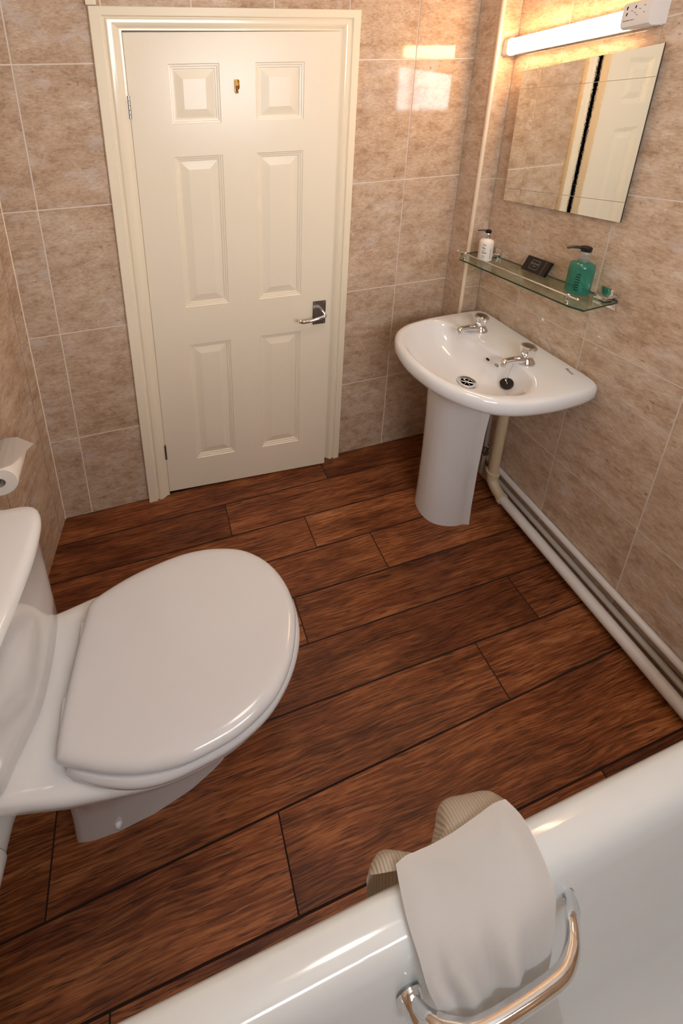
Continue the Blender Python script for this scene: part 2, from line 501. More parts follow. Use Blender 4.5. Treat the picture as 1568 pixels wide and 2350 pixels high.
# ------------------------------------------------------------------ architrave and lining (trim_1)
bm = bmesh.new()
prof = [(-.02, -.002), (0, .004), (.10, .005), (.16, .008), (.24, .0135), (.34, .017), (.44, .018), (.50, .0155), (.53, .0125), (.575, .0125), (.59, .0185), (.62, .0205), (.97, .0205), (1.0, .018), (1.0, -.001)]
OL, OR_, OT = .365, 1.309, 2.063
path = []
for t, h in prof:
    l = OXL + (OL-OXL)*t; r = OXR+(OR_-OXR)*t; tp = OZ+(OT-OZ)*t
    path.append([(l, -h, 0), (l, -h, tp), (r, -h, tp), (r, -h, 0)])
vv = [[bm.verts.new(p) for p in row] for row in path]
for A, B in zip(vv, vv[1:]):
    for k in range(3): bm.faces.new((A[k], A[k+1], B[k+1], B[k]))
for side in (0, 3): bm.faces.new([r[side] for r in vv])
# door lining and stop
for lo, hi in (((OXL-.03, -.0005, 0), (OXL-.0005, .11, OZ)), ((OXR+.0005, -.0005, 0), (OXR+.03, .11, OZ)), ((OXL-.03, -.0005, OZ+.0005), (OXR+.03, .11, OZ+.03)),
               ((OXL, .040, 0), (OXL+.012, .11, OZ)), ((OXR-.012, .040, 0), (OXR, .11, OZ)), ((OXL+.012, .040, OZ-.012), (OXR-.012, .11, OZ))):
    box(bm, lo, hi)
struct(obj('trim_1', bm, 'trim', smooth=True, angle=24))
# narrow boxing strip running up from the architrave
bm = bmesh.new(); box(bm, (.360, -.022, 2.0645), (.392, -.001, H), bev=.002); struct(obj('trim_2', bm, 'trim'))
# column corner bead
bm = bmesh.new()
tube(bm, [(BX+.004, BY+.004, .0), (BX+.004, BY+.004, H)], .0085, 16); struct(obj('trim_3', bm, 'strip', smooth=True))
# silicone bead in the tile corners
bm = bmesh.new()
tube(bm, [(.001, -.001, .0), (.001, -.001, H)], .0022, 8); struct(obj('trim_4', bm, 'grout', smooth=True))

# ------------------------------------------------------------------ door
DW, DT, DB = .758, 1.988, .016
hinge = Vector((.4615, -.0005, 0)); ang = -math.radians(3.4)
RM = Matrix.Rotation(ang, 4, 'Z')
def D(u, d, z): # door coords: u along, d = depth behind the face, z
    p = RM @ Vector((u, d, 0)); return Vector((hinge.x+p.x, hinge.y+p.y, z))
door = bpy.data.objects.new('door_1', None); COL.objects.link(door); door.location = (hinge.x, hinge.y, 0); struct(door)
bm = bmesh.new()
us = [0, .137, .315, .443, .624, DW]
zsn = [DB, .183, .786, .962, 1.572, 1.687, 1.889, DT]
nest = [(0, 0), (.0025, .003), (.008, .0035), (.0095, .0065), (.016, .007), (.0175, .0105), (.020, .0105), (.050, .0035)]
for i in range(5):
    for j in range(7):
        u0, u1, z0, z1 = us[i], us[i+1], zsn[j], zsn[j+1]
        if i in (1, 3) and j in (1, 3, 5):
            prev = None
            for o_, d_ in nest:
                k = [bm.verts.new(D(u, d_, z)) for u, z in ((u0+o_, z0+o_), (u1-o_, z0+o_), (u1-o_, z1-o_), (u0+o_, z1-o_))]
                if prev:
                    for a in range(4): bm.faces.new((prev[a], prev[(a+1) % 4], k[(a+1) % 4], k[a]))
                prev = k
            bm.faces.new(prev)
        else: bm.faces.new([bm.verts.new(D(u, 0, z)) for u, z in ((u0, z0), (u1, z0), (u1, z1), (u0, z1))])
bmesh.ops.remove_doubles(bm, verts=bm.verts[:], dist=1e-5)
th = .032
c = [D(0, 0, DB), D(DW, 0, DB), D(DW, 0, DT), D(0, 0, DT)]; cb = [D(0, th, DB), D(DW, th, DB), D(DW, th, DT), D(0, th, DT)]
for a in range(4):
    b = (a+1) % 4; bm.faces.new([bm.verts.new(p) for p in (c[a], cb[a], cb[b], c[b])])
bm.faces.new([bm.verts.new(p) for p in cb[::-1]])
bmesh.ops.remove_doubles(bm, verts=bm.verts[:], dist=1e-5)
leaf = obj('door_leaf', bm, 'door', door)
# hinges
for z0, z1 in ((1.712, 1.790), (.212, .292)):
    bm = bmesh.new(); n = 5; hh = (z1-z0)/n
    for k in range(n):
        lathe(bm, [(.0035, 0), (.0052, .0008), (.0052, hh-.0012), (.0035, hh-.0004)], (hinge.x-.001, hinge.y-.0035, z0+k*hh), 14)
    obj('hinge', bm, 'dchrome', door, smooth=True)
# lever handle
hd = None
bm = bmesh.new()
hu, hz = .706, .868
def Dn(u, out, z): return D(u, -out, z)
vs = box(bm, (0, 0, 0), (1, 1, 1))
for v in vs:
    v.co = Dn(hu-.029+v.co.x*.058, .0005+v.co.y*.006, hz-.056+v.co.z*.112)
bmesh.ops.bevel(bm, geom=bm.edges[:], offset=.0018, segments=2, affect='EDGES')
hd = obj('door_handle', bm, 'dchrome', door, smooth=True); hd['label'] = 'chrome lever handle on a rectangular plate'
bm = bmesh.new()
lev = catmull([Dn(hu+.016, .004, hz+.000), Dn(hu+.016, .026, hz+.003), Dn(hu+.010, .046, hz+.004), Dn(hu-.012, .052, hz+.001),
               Dn(hu-.042, .052, hz-.005), Dn(hu-.070, .052, hz-.009), Dn(hu-.092, .053, hz-.007), Dn(hu-.106, .055, hz+.003)], False, 6)
nn = len(lev)
rad = [.0085 - .0022*math.sin(PI*i/(nn-1)) for i in range(nn)]; rad[-1] = .004; rad[-2] = .0065
tube(bm, lev, rad, 14); obj('lever', bm, 'chrome', hd, smooth=True)
bm = bmesh.new()
for du in (-.021, .021):
    for dz in (-.047, .047):
        lathe(bm, [(.0034, 0), (.0034, .001), (.002, .0016)], Dn(hu+du, .0085, hz+dz), 10, 'y')
obj('screw', bm, 'chrome', hd)
# coat hook
bm = bmesh.new(); ku, kz = .374, 1.812
vs = box(bm, (0, 0, 0), (1, 1, 1))
for v in vs:
    v.co = Dn(ku-.0075+v.co.x*.013, .0005+v.co.y*.003, kz-.020+v.co.z*.042)
bmesh.ops.bevel(bm, geom=bm.edges[:], offset=.001, segments=1, affect='EDGES')
hk = catmull([Dn(ku, .003, kz-.002), Dn(ku+.001, .020, kz-.010), Dn(ku+.002, .030, kz-.004), Dn(ku+.002, .031, kz+.012), Dn(ku+.001, .026, kz+.018)], False, 5)
tube(bm, hk, .0038, 10); tube(bm, catmull([Dn(ku, .003, kz-.012), Dn(ku, .014, kz-.022), Dn(ku, .021, kz-.020)], False, 4), .0035, 10)
o = obj('coat_hook', bm, 'brass', door, smooth=True); o['label'] = 'small brass coat hook'

# ------------------------------------------------------------------ toilet
TC = (.46, -.805)
N = 96
wc = thing('toilet', 'white close-coupled toilet with its lid closed, standing against the left wall', 'toilet', (.33, -.80, 0))
lid_pts = [(.224, -.652), (.26, -.636), (.318, -.617), (.371, -.605), (.448, -.594), (.516, -.591), (.589, -.600), (.66, -.622), (.711, -.656), (.748, -.70), (.769, -.752), (.773, -.80),
           (.764, -.842), (.740, -.891), (.710, -.930), (.668, -.964), (.617, -.987), (.562, -1.003), (.502, -1.011), (.450, -1.014), (.387, -1.009), (.333, -.999), (.28, -.984), (.238, -.968), (.192, -.950), (.177, -.938), (.178, -.915),
           (.180, -.887), (.187, -.831), (.198, -.764), (.211, -.70), (.217, -.664)]
lid_o = radial(catmull(lid_pts, True, 5), TC, N)
zb = .427
bm = bmesh.new()
loft(bm, [(shrink(lid_o, TC, .012), zb), (shrink(lid_o, TC, .002), zb), (lid_o, zb+.003), (lid_o, zb+.008), (shrink(lid_o, TC, .002), zb+.013), (shrink(lid_o, TC, .006), zb+.0175),
          (shrink(lid_o, TC, .013), zb+.021), (shrink(lid_o, TC, .024), zb+.0235), (shrink(lid_o, TC, .045), zb+.0245), (scale2(lid_o, TC, .6, .6), zb+.026), (scale2(lid_o, TC, .25, .25), zb+.0265)])
obj('seat_lid', bm, 'seat', wc, smooth=True)
seat_pts = [(.232, -.660), (.275, -.632), (.318, -.615), (.371, -.602), (.448, -.590), (.516, -.587), (.589, -.596), (.662, -.618), (.714, -.652), (.752, -.697), (.774, -.750), (.780, -.80),
            (.770, -.856), (.742, -.904), (.703, -.944), (.652, -.978), (.597, -.999), (.537, -1.012), (.478, -1.018), (.427, -1.021), (.380, -1.019), (.331, -1.011), (.270, -.992), (.228, -.974), (.205, -.962), (.196, -.950), (.198, -.93),
            (.201, -.887), (.208, -.831), (.217, -.764), (.228, -.70)]
seat_o = radial(catmull(seat_pts, True, 5), TC, N)
bm = bmesh.new()
zs_ = .4005
loft(bm, [(shrink(seat_o, TC, .03), zs_), (shrink(seat_o, TC, .004), zs_), (seat_o, zs_+.005), (seat_o, zs_+.013), (shrink(seat_o, TC, .002), zs_+.019), (shrink(seat_o, TC, .007), zs_+.0235), (shrink(seat_o, TC, .05), zs_+.0245)])
obj('seat', bm, 'seat', wc, smooth=True)
for y, x in ((-.715, .2010), (-.862, .1760)):
    bm = bmesh.new(); box(bm, (x, y-.026, .4005), (x+.02, y+.026, .430), bev=.004); obj('seat_hinge', bm, 'seat', wc, smooth=True)
# pan: shelf slab + bowl + foot
bm = bmesh.new()
pan_pts = [(-.074, -.640), (.05, -.634), (.130, -.625), (.18, -.617), (.227, -.610), (.30, -.602), (.371, -.600), (.448, -.596), (.516, -.595), (.589, -.604), (.66, -.628), (.709, -.662), (.744, -.70), (.764, -.752), (.768, -.80),
           (.757, -.85), (.730, -.896), (.692, -.934), (.645, -.965), (.59, -.988), (.535, -1.001), (.478, -1.008), (.42, -1.011), (.37, -1.009), (.31, -1.003), (.24, -.995), (.195, -.989), (.10, -.972), (.0, -.955), (-.112, -.940), (-.102, -.85), (-.089, -.75)]
PC = (.30, -.805)
pan_o = radial(catmull(pan_pts, True, 5), PC, N)
foot_pts = [(.150, -.80), (.150, -.895), (.163, -.911), (.20, -.916), (.257, -.918), (.35, -.912), (.45, -.896), (.53, -.872), (.575, -.845), (.592, -.80), (.575, -.755), (.53, -.728), (.45, -.704), (.35, -.690), (.257, -.684), (.20, -.686), (.163, -.690), (.150, -.705)]
foot_o = radial(foot_pts, PC, N)
def lerp(A, B, t): return [a.lerp(b, t) for a, b in zip(A, B)]
def under(bot):  # bowl underside: behind x=.15 pulled in
    return bot
mid = []
for p in pan_o:  # section where the bowl leaves the shelf
    q = p.copy()
    if q.x < .16: q.x = .16-(.16-q.x)*.02
    mid.append(q)
mid = radial(mid, PC, N)
loft(bm, [(foot_o, .0), (shrink(foot_o, PC, .001), .02), (shrink(foot_o, PC, .004), .10), (lerp(shrink(foot_o, PC, .004), mid, .12), .18), (lerp(foot_o, mid, .42), .25),
          (lerp(foot_o, mid, .74), .31), (shrink(mid, PC, .012), .355)], cap1=False)
loft(bm, [(shrink(pan_o, PC, .10), .356), (shrink(pan_o, PC, .022), .354), (shrink(pan_o, PC, .008), .359), (pan_o, .368), (pan_o, .384), (shrink(pan_o, PC, .003), .392), (shrink(pan_o, PC, .010), .3975), (shrink(pan_o, PC, .03), .399)])
obj('pan', bm, 'cer', wc, smooth=True, angle=60)
bm = bmesh.new()
lathe(bm, [(.0095, .004), (.0095, -.001), (.008, -.005), (.004, -.008)], (.262, -.9165, .032), 16, 'y'); o = obj('fixing_cap', bm, 'cer', wc, smooth=True)
# cistern
CC = (.01, -.79)
cb_pts = [(-.074, -.640), (.05, -.630), (.112, -.627), (.128, -.634), (.134, -.66), (.136, -.70), (.135, -.76), (.127, -.83), (.108, -.875), (.090, -.912), (.074, -.948), (.05, -.953), (-.113, -.948), (-.096, -.80)]
ct_pts = [(-.069, -.598), (.06, -.602), (.098, -.606), (.118, -.618), (.129, -.642), (.132, -.68), (.130, -.74), (.119, -.812), (.104, -.88), (.090, -.93), (.066, -.972), (.04, -.982), (-.118, -.985), (-.096, -.80)]
cbo = radial(catmull(cb_pts, True, 4), CC, N); cto = radial(catmull(ct_pts, True, 4), CC, N)
bm = bmesh.new()
loft(bm, [(shrink(cbo, CC, .012), .398), (cbo, .410), (lerp(cbo, cto, .25), .50), (lerp(cbo, cto, .6), .62), (shrink(cto, CC, .0), .725), (shrink(cto, CC, -.003), .733), (shrink(cto, CC, -.003), .738), (shrink(cto, CC, .002), .742)])
ci = obj('cistern', bm, 'cer', wc, smooth=True, angle=50)
cl_pts = [(-.067, -.585), (.05, -.588), (.10, -.592), (.127, -.606), (.142, -.636), (.146, -.68), (.144, -.735), (.132, -.807), (.117, -.879), (.103, -.935), (.076, -.985), (.04, -.997), (-.120, -1.0), (-.096, -.80)]
clo = radial(catmull(cl_pts, True, 4), CC, N)
bm = bmesh.new()
loft(bm, [(shrink(clo, CC, .030), .7425), (shrink(clo, CC, .022), .7485), (shrink(clo, CC, .004), .7490), (clo, .752), (clo, .761), (shrink(clo, CC, .003), .769), (shrink(clo, CC, .010), .776), (shrink(clo, CC, .03), .780), (scale2(clo, CC, .4, .4), .783)])
obj('cistern_lid', bm, 'cer', ci, smooth=True)

# ------------------------------------------------------------------ soil pipe at the left edge
sp = thing('waste_pipe', 'white plastic waste pipe running low along the left wall beside the toilet foot', 'pipe', (-.03, -1.0, .2))
bm = bmesh.new(); tube(bm, [(.030, -.80, .2), (-.004, -.90, .2), (-.016, -1.0, .2), (-.050, -1.262, .2)], .050, 28)
obj('pipe_body', bm, 'wht', sp, smooth=True)
bm = bmesh.new(); tube(bm, [(-.0095, -.946, .2), (-.0100, -.950, .2), (-.0150, -.992, .2), (-.0155, -.996, .2)], [.050, .0545, .0545, .050], 28); obj('coupling', bm, 'wht', sp, smooth=True)

# ------------------------------------------------------------------ toilet roll and holder
ra, rb = Vector((.002, -.482, .751)), Vector((.000, -.368, .756))
hy = -.515
rh = thing('toilet_roll_holder', 'slim chrome toilet roll holder fixed to the left wall above the cistern', 'holder', (AL*hy, hy, .76))
bm = bmesh.new()
box(bm, (AL*(hy-.02)+.0025, hy-.02, .735), (AL*(hy-.02)+.011, hy+.02, .785), bev=.002)
tube(bm, bendpath([(AL*hy+.006, hy, .757), (.002, hy, .757), (.000, -.355, .763)], .015), .0055, 12)
obj('arm', bm, 'chrome', rh, smooth=True)
roll = thing('toilet_roll', 'white toilet roll with its loose end folded to a point, above the cistern', 'toilet roll', tuple((ra+rb)/2))
bm = bmesh.new()
ax = (rb-ra); L = ax.length; rr = .048
n = 40; rings = []
for r_, h_ in ((.016, 0), (rr-.002, 0), (rr, .002), (rr, L-.002), (rr-.002, L), (.016, L)):
    rings.append([bm.verts.new(ra+ax*(h_/L)+Vector((r_*math.cos(2*PI*k/n), 0, r_*math.sin(2*PI*k/n)))) for k in range(n)])
rings.append(rings[0])
for A, B in zip(rings, rings[1:]):
    for k in range(n): bm.faces.new((A[k], A[(k+1) % n], B[(k+1) % n], B[k]))
obj('paper', bm, 'paper', roll, smooth=True)
bm = bmesh.new()
rings = []
for r_, h_ in ((.0155, -.0005), (.0155, L+.0005), (.0145, L+.0005), (.0145, -.0005)):
    rings.append([bm.verts.new(ra+ax*(h_/L)+Vector((r_*math.cos(2*PI*k/n), 0, r_*math.sin(2*PI*k/n)))) for k in range(n)])
rings.append(rings[0])
for A, B in zip(rings, rings[1:]):
    for k in range(n): bm.faces.new((A[k], A[(k+1) % n], B[(k+1) % n], B[k]))
obj('core', bm, 'gpipe', roll, smooth=True)
bm = bmesh.new()   # folded sheet
def onroll(y, a, lift=.0015):
    t = (y-ra.y)/(rb.y-ra.y); c_ = ra.lerp(rb, t); return Vector((c_.x+(rr+lift)*math.cos(a), y, c_.z+(rr+lift)*math.sin(a)))
y0, y1 = -.480, -.370
A1 = [onroll(y1, math.radians(a)) for a in (140, 115, 95, 75)]; B1 = [onroll(y0, math.radians(a)) for a in (140, 115, 95, 75)]
tip = Vector((.080, -.3945, .7860)); cA = onroll(y1, math.radians(58), .006); cB = onroll(-.465, math.radians(48), .004)
ga = [bm.verts.new(p) for p in A1+[cA]]; gb = [bm.verts.new(p) for p in B1+[cB]]; tv = bm.verts.new(tip)
for k in range(4): bm.faces.new((ga[k], ga[k+1], gb[k+1], gb[k]))
bm.faces.new((ga[4], tv, gb[4]))
gm = bm.faces[:]
bmesh.ops.solidify(bm, geom=gm, thickness=.0012)
obj('folded_end', bm, 'paper', roll)

# ------------------------------------------------------------------ wash basin
BC = (1.62, -.43)
bs = thing('wash_basin', 'white ceramic pedestal wash basin below the glass shelf', 'wash basin', (1.62, -.39, 0))
out_pts = [(1.913, -.19), (1.913, -.30), (1.913, -.42), (1.913, -.54), (1.913, -.63), (1.908, -.668), (1.885, -.688), (1.812, -.699), (1.703, -.701), (1.601, -.690), (1.534, -.670), (1.482, -.640), (1.427, -.580), (1.390, -.507), (1.374, -.402),
           (1.384, -.313), (1.410, -.247), (1.450, -.199), (1.509, -.168), (1.583, -.153), (1.675, -.146), (1.786, -.147), (1.87, -.151), (1.902, -.160)]
bo = radial(catmull(out_pts, True, 5), BC, 120)
rim_pts = [(1.66, -.190), (1.690, -.225), (1.700, -.287), (1.706, -.357), (1.712, -.423), (1.720, -.470), (1.736, -.520), (1.728, -.580), (1.690, -.628), (1.63, -.652), (1.566, -.642), (1.508, -.619), (1.462, -.575), (1.424, -.514), (1.403, -.434),
           (1.403, -.359), (1.419, -.289), (1.462, -.232), (1.530, -.190), (1.61, -.174)]
DC = (1.605, -.438)
br = radial(catmull(rim_pts, True, 5), BC, 120)
bot_c = radial([(DC[0]+.030*math.cos(a*PI/12), DC[1]+.030*math.sin(a*PI/12)) for a in range(24)], DC, 120)
ped_pts = [(1.70, -.468), (1.665, -.473), (1.619, -.470), (1.569, -.452), (1.54, -.430), (1.525, -.400), (1.523, -.37), (1.530, -.335), (1.553, -.305), (1.60, -.285), (1.66, -.280), (1.70, -.284), (1.705, -.30), (1.705, -.45)]
bodyb = radial([(1.62+.10*math.cos(a*PI/12), -.385+.10*math.sin(a*PI/12)) for a in range(24)], BC, 120)
bm = bmesh.new()
T = .825
rim_in = shrink(br, BC, .0)
def bowl(t): # 0 rim .. 1 bottom
    return [a.lerp(b, t) for a, b in zip(br, bot_c)]
prof = [(0.0, .8235), (.035, .8185), (.075, .808), (.13, .792), (.20, .775), (.30, .757), (.42, .7405), (.56, .7275), (.72, .718), (.88, .7125), (1.0, .710)]
loft(bm, [(scale2(bodyb, (1.62, -.385), .8, .8), .655), (bodyb, .658), (lerp(bodyb, bo, .30), .69), (lerp(bodyb, bo, .62), .725), (shrink(bo, BC, .022), .757), (shrink(bo, BC, .006), .770), (bo, .784), (bo, .803), (shrink(bo, BC, .003), .815), (shrink(bo, BC, .009), .8225),
          (shrink(bo, BC, .018), .8255)] + [(lerp(shrink(bo, BC, .018), br, t), .8255+z) for t, z in ((.35, .0005), (.7, .0003), (.9, -.0005))] + [(bowl(t), z) for t, z in prof], cap1=True)
bowlo = obj('bowl', bm, 'cer', bs, smooth=True, angle=70)
pr_ = radial(catmull(ped_pts[:-2], True, 4), (1.62, -.385), 72)
bm = bmesh.new(); pc = (1.62, -.385)
loft(bm, [(pr_, 0), (shrink(pr_, pc, .0005), .01), (scale2(pr_, pc, .975, .975), .10), (scale2(pr_, pc, .965, .965), .30), (scale2(pr_, pc, .985, .99), .48), (scale2(pr_, pc, 1.03, 1.04), .60), (scale2(pr_, pc, 1.08, 1.10), .675)])
obj('pedestal', bm, 'cer', bs, smooth=True, angle=55)
# waste
bm = bmesh.new()
dz = .7115
lathe(bm, [(.0345, dz), (.0355, dz+.0015), (.033, dz+.0030), (.022, dz+.0012), (.0205, dz-.003)], (DC[0], DC[1], 0), 32, cap=False)
wst = obj('waste_fitting', bm, 'chrome', bs, smooth=True)
bm = bmesh.new(); lathe(bm, [(.0210, dz-.0004), (.001, dz-.0004)], (DC[0], DC[1], 0), 24)
obj('waste_hole', bm, 'dark', wst)
bm = bmesh.new()
for a in range(3):
    t = a*PI/3+.4
    tube(bm, [(DC[0]-.0205*math.cos(t), DC[1]-.0205*math.sin(t), dz+.0006), (DC[0]+.0205*math.cos(t), DC[1]+.0205*math.sin(t), dz+.0006)], .0013, 8)
lathe(bm, [(.005, dz), (.0045, dz+.003)], (DC[0], DC[1], 0), 12)
obj('waste_grid', bm, 'chrome', wst, smooth=True)
# overflow opening and chain stay on the back slope of the bowl
def disc(bm, c, nrm, r, r2=None, th=.001, n=20):
    nrm = Vector(nrm).normalized(); s = nrm.cross(Vector((0, 1, 0))).normalized(); t = nrm.cross(s); r2 = r2 or r
    A = [bm.verts.new(Vector(c)+s*r*math.cos(2*PI*k/n)+t*r2*math.sin(2*PI*k/n)) for k in range(n)]
    B = [bm.verts.new(Vector(c)+nrm*th+s*r*.9*math.cos(2*PI*k/n)+t*r2*.9*math.sin(2*PI*k/n)) for k in range(n)]
    for k in range(n): bm.faces.new((A[k], A[(k+1) % n], B[(k+1) % n], B[k]))
    bm.faces.new(B)
bm = bmesh.new(); disc(bm, (1.690, -.433, .7935), (-.80, 0, .6), .0045, .0085, .0012); obj('overflow', bm, 'dark', bs)
text_mesh('maker_mark', 'Roca', .016, 'ink', (1.868, -.603, .8262), (-.22, -1, 0), (1, -.22, 0), bs)

def make_tap(x, y, lab):
    bm = bmesh.new()
    z = .8258
    lathe(bm, [(.029, 0), (.0295, .003), (.0275, .009), (.022, .016), (.018, .023), (.0155, .030)], (x, y, z), 28)
    sp_ = catmull([(x-.002, y, z+.013), (x-.035, y, z+.018), (x-.075, y, z+.022), (x-.098, y, z+.019), (x-.102, y, z+.006)], False, 6)
    tube(bm, sp_, [.0150-.0045*min(1, i/12) for i in range(len(sp_))], 18)
    t = obj('tap', bm, 'chrome', bs, smooth=True, angle=35); t['label'] = lab
    bm = bmesh.new()
    ns = 8
    pf = [(.014, .026), (.0190, .031), (.0232, .044), (.0252, .061), (.0242, .0675), (.022, .069)]
    rings = []
    for i, (r, h) in enumerate(pf):
        ring = []
        for k in range(ns*4):
            a = 2*PI*k/(ns*4)
            m_ = 1+.075*math.cos(ns*a) if i in (1, 2, 3) else 1+.03*math.cos(ns*a)
            ring.append(bm.verts.new((x+r*m_*math.cos(a), y+r*m_*math.sin(a), z+h)))
        rings.append(ring)
    for A, B in zip(rings, rings[1:]):
        for k in range(len(A)): bm.faces.new((A[k], A[(k+1) % len(A)], B[(k+1) % len(A)], B[k]))
    bm.faces.new(rings[0][::-1]); bm.faces.new(rings[-1])
    obj('tap_head', bm, 'chrome', t, smooth=True, angle=30)
    bm = bmesh.new(); lathe(bm, [(.0170, 0), (.0165, .0012), (.012, .0018)], (x, y, z+.069), 24); obj('tap_cap', bm, 'dchrome', t, smooth=True)
    return t
make_tap(1.768, -.300, 'chrome basin tap nearer the door')
make_tap(1.768, -.520, 'chrome basin tap with the plug chain')
# plug and chain
plug = thing('sink_plug', 'black rubber sink plug on a chain, lying in the basin bowl', 'plug', (1.695, -.528, .7505))
bm = bmesh.new(); disc(bm, (1.694, -.527, .7525), (-.45, .15, .87), .0245, .0245, .008, 28); obj('stopper', bm, 'black', plug, smooth=True)
bm = bmesh.new()
q = Vector((1.691, -.524, .760))
tube(bm, [q+Vector((-.006, -.012, .001)), q+Vector((.006, .012, .003))], .0011, 8)
tube(bm, catmull([q+Vector((0, -.004, .001)), q+Vector((-.003, 0, .007)), q+Vector((0, .004, .003))], False, 5), .0012, 8)
obj('pull_ring', bm, 'chrome', plug, smooth=True)
bm = bmesh.new()
A_, B_ = q+Vector((-.002, .0, .006)), Vector((1.722, -.5185, .858))
nb = 46
for k in range(nb+1):
    p = A_.lerp(B_, k/nb)
    lathe(bm, [(.0003, -.0012), (.0012, -.0006), (.0012, .0006), (.0003, .0012)], p, 8)
tube(bm, [A_.lerp(B_, k/20) for k in range(21)], .0005, 6)
obj('chain', bm, 'chrome', plug, smooth=True)
bm = bmesh.new()
disc(bm, (1.692, -.474, .795), (-.80, 0, .6), .006, .008, .003); tube(bm, [(1.690, -.474, .797), (1.683, -.472, .803)], .0022, 8)
obj('chain_stay', bm, 'dchrome', bs, smooth=True)

# ------------------------------------------------------------------ glass shelf
sh = thing('glass_shelf', 'narrow clear glass bathroom shelf with a chrome guard rail under the mirror', 'shelf', (W, -.42, 1.09))
def sy(y): return SZ(1.090, y)
bm = bmesh.new()
out = [(1.905, -.118), (1.790, -.118), (1.7395, -.170), (1.7395, -.640), (1.752, -.680), (1.905, -.668)]
lo = [bm.verts.new((x, y, sy(y)-.003)) for x, y in out]; hi = [bm.verts.new((x, y, sy(y)+.003)) for x, y in out]
bm.faces.new(lo[::-1]); bm.faces.new(hi)
for k in range(6):
    f = bm.faces.new((lo[k], lo[(k+1) % 6], hi[(k+1) % 6], hi[k])); f.material_index = 1
obj('glass_panel', bm, ['glass', 'gedge'], sh)
for y in (-.182, -.637):
    z = sy(y); bm = bmesh.new()
    box(bm, (W-.009, y-.026, z-.032), (W-.0008, y+.026, z+.034), bev=.002)
    box(bm, (W-.050, y-.019, z+.0035), (W-.008, y+.019, z+.014), bev=.002)
    box(bm, (W-.050, y-.019, z-.014), (W-.008, y+.019, z-.0035), bev=.002)
    obj('bracket', bm, 'chrome', sh, smooth=True)
bm = bmesh.new()
X0 = 1.757; zr = .026
tube(bm, [(X0, -.140, sy(-.14)+zr), (X0, -.650, sy(-.65)+zr)], .003, 12)
for y in (-.136, -.652): bmesh.ops.create_uvsphere(bm, u_segments=12, v_segments=8, radius=.0052, matrix=Matrix.Translation((X0, y, sy(y)+zr)))
rail = obj('guard_rail', bm, 'chrome', sh, smooth=True)
for y in (-.178, -.622):
    bm = bmesh.new(); lathe(bm, [(.0062, .0032), (.0062, .008), (.0035, .0105), (.0035, .018), (.0055, .021), (.0055, .031), (.003, .034)], (X0, y, sy(y)), 16)
    obj('rail_post', bm, 'chrome', rail, smooth=True)

# ------------------------------------------------------------------ pump bottles
def pump(root, x, y, z, s, cmat):
    """collar, stem and nozzle on top of a bottle whose neck is at z"""
    bm = bmesh.new(); lathe(bm, [(.0145*s, 0), (.0148*s, .001), (.0148*s, .026*s), (.0135*s, .028*s)], (x, y, z), 24)
    obj('collar', bm, cmat, root, smooth=True)
    bm = bmesh.new(); zz = z+.028*s
    lathe(bm, [(.010*s, 0), (.0135*s, .002*s), (.0140*s, .010*s), (.0135*s, .014*s), (.008*s, .0165*s)], (x, y, zz), 20)
    nz = catmull([(x, y, zz+.010*s), (x-.016*s, y+.010*s, zz+.0115*s), (x-.032*s, y+.020*s, zz+.0105*s), (x-.040*s, y+.025*s, zz+.007*s)], False, 5)
    tube(bm, nz, [(.0055-.0025*i/(len(nz)-1))*s for i in range(len(nz))], 12)
    obj('pump_head', bm, 'black', root, smooth=True)

def bottle(root, x, y, z, r, h, mat, name='bottle_body'):
    bm = bmesh.new()
    lathe(bm, [(r*.80, .0003), (r*.96, .002), (r, .006), (r, h-.016), (r*.97, h-.008), (r*.86, h-.003), (r*.60, h+.0005), (r*.46, h+.003), (r*.44, h+.006)], (x, y, z), 40)
    return obj(name, bm, mat, root, smooth=True, angle=50)

bx, by = 1.822, -.2135; bz = sy(by)+.0032
b1 = thing('lotion_bottle', 'white pump bottle of lotion at the door end of the glass shelf', 'bottle', (bx, by, bz), 'pump bottles on the glass shelf')
bd = bottle(b1, bx, by, bz, .0262, .090, 'lotion'); pump(b1, bx, by, bz+.0955, .80, 'chrome')
def ring_mark(bm, x, y, r, a0, a1, z0, z1, n=4):
    V = []
    for k in range(n+1):
        a = math.radians(a0+(a1-a0)*k/n)
        V.append([bm.verts.new((x+(r+.0003)*math.cos(a), y+(r+.0003)*math.sin(a), z)) for z in (z0, z1)])
    for A, B in zip(V, V[1:]): bm.faces.new((A[0], B[0], B[1], A[1]))
bm = bmesh.new(); rl = random.Random(5)
for z0, hh, a0, a1 in ((.072, .0022, 196, 224), (.0685, .0016, 200, 226), (.056, .0065, 196, 204), (.053, .009, 206, 213), (.0555, .003, 214, 226), (.0465, .0020, 200, 224), (.038, .0045, 198, 206), (.0365, .0035, 208, 234), (.0335, .0018, 200, 230), (.024, .0022, 196, 222), (.0195, .0018, 200, 224), (.0135, .0022, 198, 220)):
    a = a0
    while a < a1:
        da = rl.uniform(1.6, 4.5)
        ring_mark(bm, bx, by, .0262, a, min(a+da, a1), bz+z0, bz+z0+hh, 2); a += da+rl.uniform(.8, 2.)
for k in range(16): ring_mark(bm, bx, by, .0262, 262+rl.uniform(0, 4), 272-rl.uniform(0, 3), bz+.014+k*.0028, bz+.0155+k*.0028, 2)
obj('label_print', bm, 'ink', bd)
sx, syy = 1.858, -.572; sz = sy(syy)+.0032
b2 = thing('soap_bottle', 'teal green liquid soap pump bottle on the glass shelf beside the near bracket', 'bottle', (sx, syy, sz), 'pump bottles on the glass shelf')
bd2 = bottle(b2, sx, syy, sz, .0345, .108, 'teal'); pump(b2, sx, syy, sz+.1145, 1.12, 'clear')
